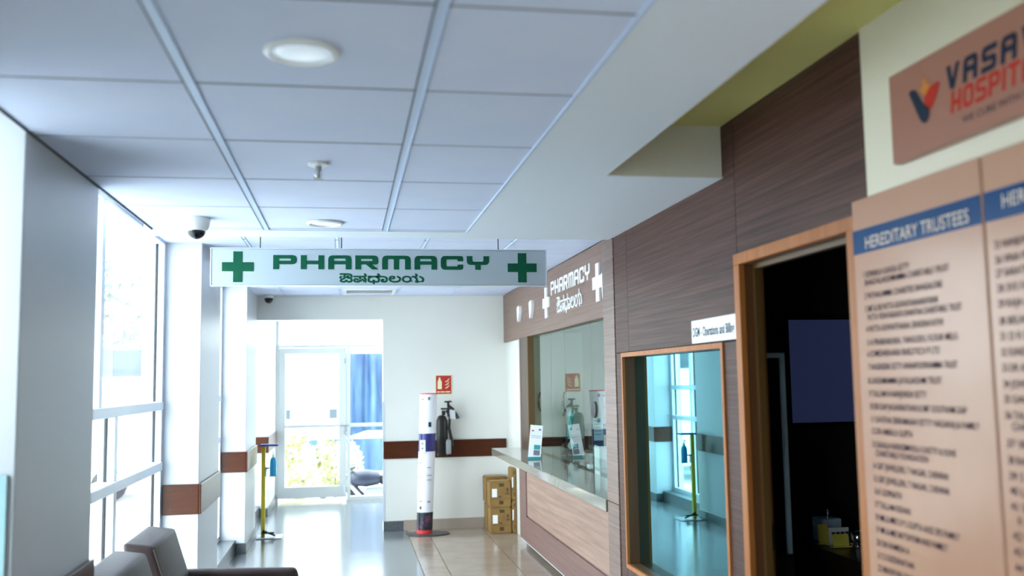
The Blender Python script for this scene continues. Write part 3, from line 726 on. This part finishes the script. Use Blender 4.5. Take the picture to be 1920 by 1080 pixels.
MB().box(.765, .825, 10.285, 10.30, .855, .995, .004).build('card_holder', 'white_gloss', st)
for z in (.90, .95): MB().box(.782, .800, 10.2835, 10.285, z, z+.012).build('print_mark', 'print_grey', st)
for x, z, ww, hh in ((.872, 1.13, .03, .05), (.80, 1.42, .03, .008), (.865, 1.415, .02, .03), (.80, 1.30, .05, .004), (.80, 1.18, .04, .004), (.86, .70, .04, .006), (.86, .62, .05, .005), (.86, .57, .05, .005), (.77, .75, .05, .005), (.765, .6, .05, .005), (.77, .35, .03, .005), (.855, .34, .03, .012), (.765, .27, .012, .03)):
    cx = axis(z)[0]; dx_ = abs(x-cx)/.09; yy = 10.36-.06*max(0, 1-dx_*dx_)**.8-.012
    MB().box(x-ww/2, x+ww/2, yy, yy+.02, z, z+hh).build('print_mark', 'print_grey' if ww != .03 or hh < .04 else 'logo_navy', st)

# ---- fire point sign and extinguisher
fs = thing('fire_sign', (1.062, YE, 1.57), 'red fire extinguisher sign with pale pictograms on the end wall', 'sign')
MB().box(.968, 1.158, YE-.008, YE, 1.462, 1.682, .001).build('border', 'photolum', fs)
MB().box(.978, 1.148, YE-.010, YE-.008, 1.472, 1.674).build('field', 'red', fs)
T = on_front(YE-.0102)
MB().prism(rp([(.995, 1.525), (.995, 1.61, .012), (1.007, 1.632), (1.007, 1.652), (1.027, 1.652), (1.027, 1.632), (1.042, 1.61, .012), (1.042, 1.525)]), T, .001).build('extinguisher_pictogram', 'photolum', fs)
for k in range(3):
    z = 1.535+.035*k
    MB().prism([(1.075, z), (1.10, z+.012), (1.13, z+.045), (1.115, z+.012), (1.095, z-.004)], T, .001).build('flame_pictogram', 'photolum', fs)
for k, (a, b) in enumerate(((.99, 1.02), (1.028, 1.075), (1.083, 1.135))): MB().prism([(a, 1.487), (b, 1.487), (b, 1.500), (a, 1.500)], T, .001).build('print_mark', 'photolum', fs)
ex = thing('fire_extinguisher', (1.09, 10.62, .78), 'dark fire extinguisher with hose and white tag hung behind the standee', 'fire extinguisher')
EX, EY = 1.03, 10.60
MB().lathe([(.055, .80), (.065, .815), (.065, 1.17), (.045, 1.225), (.02, 1.24)], (EX, EY, 0), 24).build('cylinder', 'ext_body', ex, True, auto=True)
mb = MB(); mb.lathe([(.02, 1.24), (.022, 1.285), (.012, 1.29)], (EX+.02, EY, 0), 12).box(EX-.01, EX+.13, EY-.014, EY+.014, 1.30, 1.318, .003).box(EX+.06, EX+.085, EY-.012, EY+.012, 1.22, 1.38, .003).tube([(EX+.03, EY, 1.385), (EX+.11, EY, 1.388)], .009)
mb.build('valve', 'black', ex)
MB().tube([(EX+.07, EY, 1.35), (EX+.12, EY-.02, 1.31), (EX+.16, EY-.02, 1.24), (EX+.175, EY-.02, 1.20)], [.012, .012, .017, .019]).build('lever', 'black', ex)
MB().tube([(EX+.05, EY, 1.29), (EX+.085, EY-.03, 1.22), (EX+.075, EY-.04, 1.10), (EX+.10, EY-.03, .98), (EX+.105, EY-.03, .90)], [.012, .013, .016, .02, .024]).build('hose', 'black', ex)
MB().box(EX+.085, EX+.145, EY-.045, EY-.043, 1.20, 1.295, 0).build('inspection_tag', 'paper', ex)
MB().lathe([(.026, .82), (.03, .84), (.03, .95), (.02, .98)], (EX+.065, EY-.06, 0), 14).build('horn', 'steel_grey', ex, True, auto=True)
box('wall_bracket', EX-.02, EX+.02, EY+.05, YE, 1.0, 1.16, 'screw', ex)

# ---- cartons by the counter
def carton(x0, x1, y0, y1, z0, z1, label):
    t = thing('carton', ((x0+x1)/2, (y0+y1)/2, z0), label, 'box', 'cardboard cartons beside the counter')
    MB().box(x0, x1, y0, y1, z0, z1, .010).build('box', 'carton', t)
    cx = (x0+x1)/2; W = x1-x0; H = z1-z0
    MB().box(x0+.004, x1-.004, (y0+y1)/2-.03, (y0+y1)/2+.03, z1-.0005, z1+.001).build('tape', 'carton_tape', t)
    MB().box(x0+W*.08, x0+W*.32, y0-.0015, y0+.001, z0+H*.40, z0+H*.72).build('shipping_label', 'paper', t)
    for a, b, c, d in ((.42, .66, .80, .92), (.78, .86, .60, .74), (.74, .90, .50, .55), (.42, .62, .12, .26), (.40, .52, .38, .44), (.05, .95, .325, .335)):
        MB().box(x0+W*a, x0+W*b, y0-.001, y0+.001, z0+H*c, z0+H*d).build('print_mark', 'carton_ink', t)
    return t
carton(1.50, 1.72, 10.18, 10.42, .0, .272, 'front lower brown carton with white label on the floor by the counter')
carton(1.495, 1.72, 10.18, 10.42, .273, .545, 'front upper brown carton with white label, top of its pair')
carton(1.495, 1.72, 10.44, 10.67, .0, .285, 'rear lower carton against the end wall, behind the front pair')
carton(1.485, 1.72, 10.44, 10.67, .286, .572, 'rear upper carton against the end wall, behind the front pair')
carton(1.7255, 1.778, 10.18, 10.42, .0, .34, 'slim lower carton standing between the front pair and the counter')
carton(1.7255, 1.778, 10.18, 10.42, .341, .68, 'slim upper carton beside the counter, reaching highest of the cartons')

# ---- things on and behind the counter
def leaning(name, x, y, z0, w_, h, th, lean, yaw, m):
    M = Matrix.Translation((x, y, z0)) @ Matrix.Rotation(yaw, 4, 'Z') @ Matrix.Rotation(lean, 4, 'X')
    return M
td = thing('tent_card', (1.62, 8.2, .93), 'white printed card standing on the far end of the counter', 'card')
M = Matrix.Translation((1.60, 8.25, .931)) @ Matrix.Rotation(-.18, 4, 'Z') @ Matrix.Rotation(-.16, 4, 'X') @ Matrix.Rotation(.10, 4, 'Y')
MB().box(-.055, .055, -.003, .003, 0, .29, 0, M).build('card', 'paper', td)
MB().box(-.055, .055, -.012, .03, 0, .018, 0, Matrix.Translation((1.60, 8.25, .930)) @ Matrix.Rotation(-.18, 4, 'Z')).build('foot', 'print_teal', td)
for a, b, c, d, mm in ((-.01, .045, .03, .075, 'print_grey'), (-.01, .045, .08, .12, 'print_teal'), (-.04, -.02, .235, .245, 'logo_red'), (.02, .04, .245, .26, 'print_grey'), (-.04, .045, .195, .198, 'print_grey'), (-.04, .045, .18, .183, 'print_grey')):
    MB().box(a, b, -.0042, -.003, c, d, 0, M).build('print_mark', mm, td)
cm = thing('card_machine', (2.0, 8.5, .93), 'black card payment machine with teal strap behind the counter glass', 'machine')
M = Matrix.Translation((2.0, 8.45, .93)) @ Matrix.Rotation(-.3, 4, 'X')
MB().box(-.10, .10, -.07, .09, .03, .11, .008, M).build('body', 'black', cm)
MB().box(-.06, .02, -.072, -.068, .06, .10, 0, M).build('screen', 'steel_grey', cm)
MB().tube([(1.95, 8.42, 1.08), (1.955, 8.42, 1.17), (1.975, 8.42, 1.26), (1.985, 8.42, 1.33)], [.022, .030, .028, .024]).build('strap', 'teal', cm)
MB().prism([(1.93, 1.02), (1.97, 1.09), (2.0, 1.03), (1.96, .98)], on_front(8.40), .004).build('receipt', 'paper', cm)
mn = thing('monitor', (2.25, 8.6, .93), 'black monitor behind the pharmacy counter glass', 'monitor')
MB().box(2.14, 2.42, 8.6, 8.63, 1.0, 1.2, .004).build('screen', 'black', mn); MB().box(2.26, 2.30, 8.61, 8.64, .94, 1.02).box(2.18, 2.38, 8.56, 8.70, .93, .94).build('foot', 'black', mn)
ab = thing('acrylic_screen', (1.92, 7.2, .93), 'pale blue acrylic screen standing behind the counter glass', 'screen')
MB().box(1.87, 2.08, 7.38, 7.388, .93, 1.24, 0).build('sheet', 'acrylic', ab)
MB().box(1.86, 2.09, 7.35, 7.42, .93, .945, .002).build('foot', 'white_gloss', ab)
nt_ = tag(MB().box(1.905, 1.985, 7.372, 7.377, 1.13, 1.31).build('notice'
, 'paper_blue'), 'small pale blue notice taped on the acrylic screen', 'notice')
for k in range(5): MB().box(1.915, 1.97, 7.3705, 7.372, 1.28-.026*k, 1.285-.026*k).build('print_line', 'print_grey', nt_)
pb = thing('paper_stack', (1.96, 7.3, .93), 'white paper box standing below the pale blue notice', 'box')
MB().box(1.90, 2.03, 7.18, 7.335, .93, 1.10, .003).build('box', 'paper', pb); MB().box(1.895, 2.035, 7.175, 7.34, 1.08, 1.10, .002).build('lid', 'white_gloss', pb)
cb = thing('wall_cabinet', (2.25, 10.4, 1), 'white wall cabinet with black bow handles inside the pharmacy', 'cabinet')
MB().box(1.90, 2.56, 10.32, YE, .98, 2.12, .002).build('body', 'cabinet_white', cb)
for a, b, hx in ((1.905, 2.20, 2.06), (2.205, 2.555, 2.335)):
    d_ = MB().box(a, b, 10.30, 10.32, .985, 2.115, .002).build('door', 'cabinet_white', cb)
    MB().tube([(hx+.015, 10.30, 1.47), (hx-.005, 10.27, 1.42), (hx-.008, 10.265, 1.37), (hx-.005, 10.27, 1.32), (hx+.015, 10.30, 1.27)], .010).build('handle', 'black', d_)
bc = thing('base_cabinet', (2.4, 10.4, 0), 'dark wood base cabinet below the white wall cabinet', 'cabinet')
MB().box(2.06, 3.2, 10.2, YE-.022, .0, .90, .003).build('body', 'wood_jamb', bc); MB().box(2.05, 3.22, 10.18, YE-.022, .90, .94, .003).build('top', 'desk_wood', bc)

# ---- office contents
tv = thing('wall_screen', (2.8, 5.06, 1.6), 'large dim blue wall screen inside the dark office', 'screen')
MB().box(2.415, 3.55, 5.05, 5.10, 1.325, 1.945, .004).build('bezel', 'black', tv); MB().box(2.452, 3.51, 5.046, 5.05, 1.35, 1.925).build('panel', 'tv_blue', tv)
gp = thing('partition_frame', (1.71, 3.755, 0), 'pale blue metal partition frame inside the dark office', 'partition')
MB().box(1.62, 1.794, 3.745, 3.76, 1.688, 1.708).build('top_rail', 'pale_frame', gp); MB().box(1.776, 1.794, 3.745, 3.76, .89, 1.688).build('upright', 'pale_frame', gp)
MB().box(1.62, 1.65, 3.74, 3.77, 0, 1.688).box(1.65, 1.794, 3.74, 3.77, 0, .89).build('lower_panel', 'office_wall', gp)
dk = thing('desk', (2.7, 4.3, 0), 'dark wooden credenza inside the office doorway', 'desk')
MB().box(2.335, 3.1, 3.2, 5.04, .715, .75, .003).build('desk_top', 'desk_wood', dk); MB().box(2.35, 3.08, 3.22, 5.02, 0, .715, .003).build('body', 'desk_wood', dk)
def stand_card(name, x, y, w_, h, m, label, cat, yaw=0, lean=.1, mk=0):
    t = thing(name, (x, y, .75), label, cat)
    M = Matrix.Translation((x, y, .752)) @ Matrix.Rotation(yaw, 4, 'Z') @ Matrix.Rotation(-lean, 4, 'X')
    MB().box(-w_/2, w_/2, -.002, .002, 0, h, 0, M).build('card', m, t); MB().box(-w_/2-.008, w_/2+.008, -.02, .02, 0, .006, 0, M).build('foot', m, t)
    return t
stand_card('note_card', 2.405, 4.66, .055, .10, 'note_yellow', 'taller yellow note card standing on the office desk', 'card')
stand_card('note_card', 2.445, 4.56, .085, .065, 'note_yellow', 'low yellow note card in front of the white desk calendar', 'card')
dcx = stand_card('desk_calendar', 2.475, 4.63, .11, .085, 'paper', 'small white desk calendar with black print on the office desk', 'calendar')
for k in range(4): MB().box(2.435+.025*k, 2.452+.025*k, 4.6315, 4.6335, .795, .815).build('print_mark', 'black', dcx)
ph = thing('photo_frame', (2.50, 4.95, .75), 'dark picture frame leaning at the back of the office desk', 'picture')
MB().box(2.40, 2.58, 4.96, 4.975, .752, .96, .003).build('frame', 'black', ph); MB().box(2.42, 2.56, 4.958, 4.96, .775, .94).build('picture', 'office_wall', ph)
bl = thing('glass_ornament', (2.535, 4.56, .75), 'shiny round glass ornament at the right on the office desk', 'ornament')
MB().lathe([(.02, .75), (.025, .757), (.012, .762)]+[(.035*math.cos(a), .797+.035*math.sin(a)) for a in [-1.2+i*.3 for i in range(9)]]+[(.002, .833)], (2.535, 4.56, 0), 20).build('ball', 'chrome', bl, True); MB().box(2.495, 2.585, 4.515, 4.605, .7495, .752).build('base', 'black', bl)
tr_ = thing('desk_trophy', (2.50, 4.79, .75), 'small chrome trophy on a blue box at the back of the office desk', 'trophy')
MB().box(2.44, 2.55, 4.74, 4.85, .75, .865, .003).build('box', 'pale_frame', tr_); MB().lathe([(.02, .86), (.006, .872), (.006, .89), (.016, .902), (.004, .915)], (2.50, 4.79, 0), 16).build('cup', 'chrome', tr_, True)

# ================================================================== OUTSIDE
struct(box('ground_outside', -40, 30, -20, 70, -.75, -.6, 'ground'), 'bright paved ground outside the building')
def foliage(n, rx, ry, rz, c, size, m, name, parent, seed):
    R_ = random.Random(seed); v = []; f = []
    for i in range(n):
        while True:
            p = Vector((R_.uniform(-1, 1), R_.uniform(-1, 1), R_.uniform(-1, 1)))
            if .35 < p.length < 1: break
        p = Vector((c[0]+p.x*rx, c[1]+p.y*ry, c[2]+p.z*rz))
        a = Vector((R_.gauss(0, 1), R_.gauss(0, 1), R_.gauss(0, 1))).normalized(); b = a.orthogonal().normalized()
        s_ = size*R_.uniform(.6, 1.4); k = len(v)
        v += [p-a*s_, p+b*s_*.4, p+a*s_, p-b*s_*.4]; f.append((k, k+1, k+2, k+3))
    o = finish(name, v, f, m, parent); o['kind'] = 'stuff'; return o
def tree(x, y, h, r, label, seed):
    t = thing('tree', (x, y, -.6), label, 'tree', 'trees outside the windows')
    R_ = random.Random(seed)
    MB().tube([(x, y, -.6), (x+.1, y, h*.3), (x-.1, y, h*.6), (x, y, h*.9)], [.2, .16, .11, .04]).build('trunk', 'bark', t)
    for k in range(5):
        a = R_.uniform(0, 2*PI); MB().tube([(x, y, h*(.35+.1*k)), (x+math.cos(a)*r*.5, y+math.sin(a)*r*.5, h*(.45+.1*k)), (x+math.cos(a)*r*.9, y+math.sin(a)*r*.9, h*(.5+.11*k))], [.08, .05, .02], 6).build('branch', 'bark', t)
    foliage(2600, r, r, h*.42, (x, y, h*.62), .13, 'leaf_tree', 'foliage', t, seed)
tree(-6.8, 25, 5.2, 2.2, 'leafy tree seen through the middle of the left window', 1)
tree(-9.2, 29, 6.2, 2.4, 'farther tree at the left side of the window', 2)
tree(-3.9, 27.8, 4.6, 1.2, 'narrow tree close to the right edge of the left window', 3)
bw = thing('boundary_wall', (-6, 22, -.6), 'blue grey boundary wall outside the left window', 'wall')
MB().box(-9, -2.6, 21.9, 22.1, -.6, 1.75).build('masonry', 'ground', bw); MB().box(-9.02, -2.58, 21.86, 21.9, 1.95, 2.35).build('blue_band', 'wall_bluegrey', bw); MB().box(-9.05, -2.55, 21.88, 22.12, 1.75, 2.4).build('coping', 'wall_bluegrey', bw)
vn = thing('parked_van', (-5.4, 19, -.6), 'white van parked outside the left window', 'van')
MB().prism(rp([(-6.9, -.25), (-6.9, .75, .1), (-6.3, 1.0, .1), (-5.9, 1.75, .2), (-4.0, 1.8, .15), (-3.9, -.25)]), on_front(19.6), -1.6).build('body', 'van_white', vn)
MB().prism([(-6.2, 1.05), (-5.85, 1.55), (-5.2, 1.55), (-5.2, 1.05)], on_front(19.6), .01).build('side_window', 'van_glass', vn)
for x in (-6.3, -4.5): MB().lathe([(.32, 0), (.32, .2), (.18, .21)], (x, 19.6, -.28), 24, 'Y').build('wheel', 'tyre', vn)
bs = thing('bush', (-.72, 16.0, -.6), 'yellow green bush outside the exit door', 'bush')
MB().tube([(-.72, 16, -.6), (-.7, 16, .1)], [.04, .02]).build('stem', 'bark', bs)
foliage(700, .32, .4, .58, (-.80, 16.0, .22), .07, 'leaf', 'foliage', bs, 5)
b3 = thing('bush', (-.2, 17.6, -.6), 'pale bush behind the first one outside the exit door', 'bush')
MB().tube([(-.2, 17.6, -.6), (-.2, 17.6, .1)], [.04, .02]).build('stem', 'bark', b3)
foliage(900, .5, .4, .5, (-.2, 17.6, .15), .07, 'leaf', 'foliage', b3, 8)
def tarp(x0, x1, y, z0, z1, label, seed, amp=.10):
    R_ = random.Random(seed); nx, nz = 40, 10; v = []; f = []; ph_ = [R_.uniform(0, 6) for _ in range(4)]
    for th in (0, .01):
        for j in range(nz+1):
            for i in range(nx+1):
                u = i/nx; q = j/nz
                v.append((x0+(x1-x0)*u, y+th+amp*(math.sin(u*22+ph_[0])+.6*math.sin(u*41+ph_[1]))*(1-.5*q), z0+(z1-z0)*q+(.06*math.sin(u*7+ph_[2]) if j in (0,) else 0)))
    N = (nx+1)*(nz+1)
    for j in range(nz):
        for i in range(nx):
            a = j*(nx+1)+i; f.append((a, a+1, a+nx+2, a+nx+1)); f.append((N+a, N+a+nx+1, N+a+nx+2, N+a+1))
    o = finish('tarpaulin', v, f, 'tarp', None, True); tag(o, label, 'tarpaulin', 'blue tarpaulins outside the exit door'); return o
tarp(-.15, 1.3, 19.0, .62, 2.18, 'upper blue tarpaulin hanging outside the door side light', 1)
tarp(-1.2, 1.3, 18.85, -.05, .54, 'lower blue tarpaulin sheet behind the bushes', 2, .04)
pf = thing('tarp_pole_frame', (.5, 19.15, -.6), 'thin pole frame carrying the blue tarpaulins', 'frame')
for x in (-1.2, -.15, 1.3): MB().tube([(x, 19.2, -.6), (x, 19.2, 2.2)], .03).build('pole', 'alu', pf)
MB().tube([(-1.25, 19.2, 2.1), (1.35, 19.2, 2.1)], .03).build('rail', 'alu', pf)
# motorcycle
mc = thing('motorcycle', (.45, 15.6, -.6), 'dark motorcycle parked outside the door side light', 'motorcycle')
BX, BY = .42, 15.6
for dx_ in (-.55, .62):
    mb = MB()
    ring = [(BX+dx_+.27*math.cos(a), BY, -.30+.27*math.sin(a)) for a in [2*PI*k/24 for k in range(25)]]
    mb.tube(ring, .045, 8); mb.lathe([(.05, -.05), (.05, .05)], (BX+dx_, BY, -.30), 12, 'Y')
    for k in range(6): a = PI*k/6; mb.tube([(BX+dx_-.25*math.cos(a), BY, -.30-.25*math.sin(a)), (BX+dx_+.25*math.cos(a), BY, -.30+.25*math.sin(a))], .006, 5)
    mb.build('wheel', 'tyre', mc)
MB().tube([(BX-.55, BY, -.30), (BX-.40, BY, .12), (BX-.34, BY, .26)], .03).build('fork', 'steel_grey', mc)
MB().tube([(BX-.30, BY-.33, .30), (BX-.36, BY-.2, .27), (BX-.34, BY, .24), (BX-.36, BY+.2, .27), (BX-.30, BY+.33, .30)], .018).build('handlebar', 'black', mc)
MB().tube([(BX-.40, BY, .10), (BX-.05, BY, -.28), (BX+.30, BY, -.28), (BX+.62, BY, -.30)], .03).tube([(BX-.38, BY, .10), (BX+.10, BY, .04), (BX+.62, BY, -.25)], .03).build('frame', 'bike_blue', mc)
MB().lathe([(.03, -.28), (.12, -.2), (.14, 0), (.11, .2), (.03, .26)], (BX-.12, BY, .10), 16, 'X').build('fuel_tank', 'bike_blue', mc, True)
MB().box(BX+.08, BX+.70, BY-.12, BY+.12, .06, .14, .03).build('seat', 'black', mc)
MB().box(BX-.15, BX+.2, BY-.12, BY+.12, -.35, -.05, .03).build('engine', 'steel_grey', mc)
MB().lathe([(.05, .06), (.09, 0), (.09, -.03)], (BX-.46, BY, .14), 16, 'X').build('headlamp', 'chrome', mc, True)
bld = thing('far_building', (2, 34, -.6), 'pale building far beyond the exit door', 'building')
MB().box(-5, 9, 34, 40, -.6, 6).build('walls', 'ground', bld)
for k in range(6): MB().box(-4.6+2.0*k, -3.9+2.0*k, 33.97, 34.0, .38, .72).build('window', 'wall_bluegrey', bld)
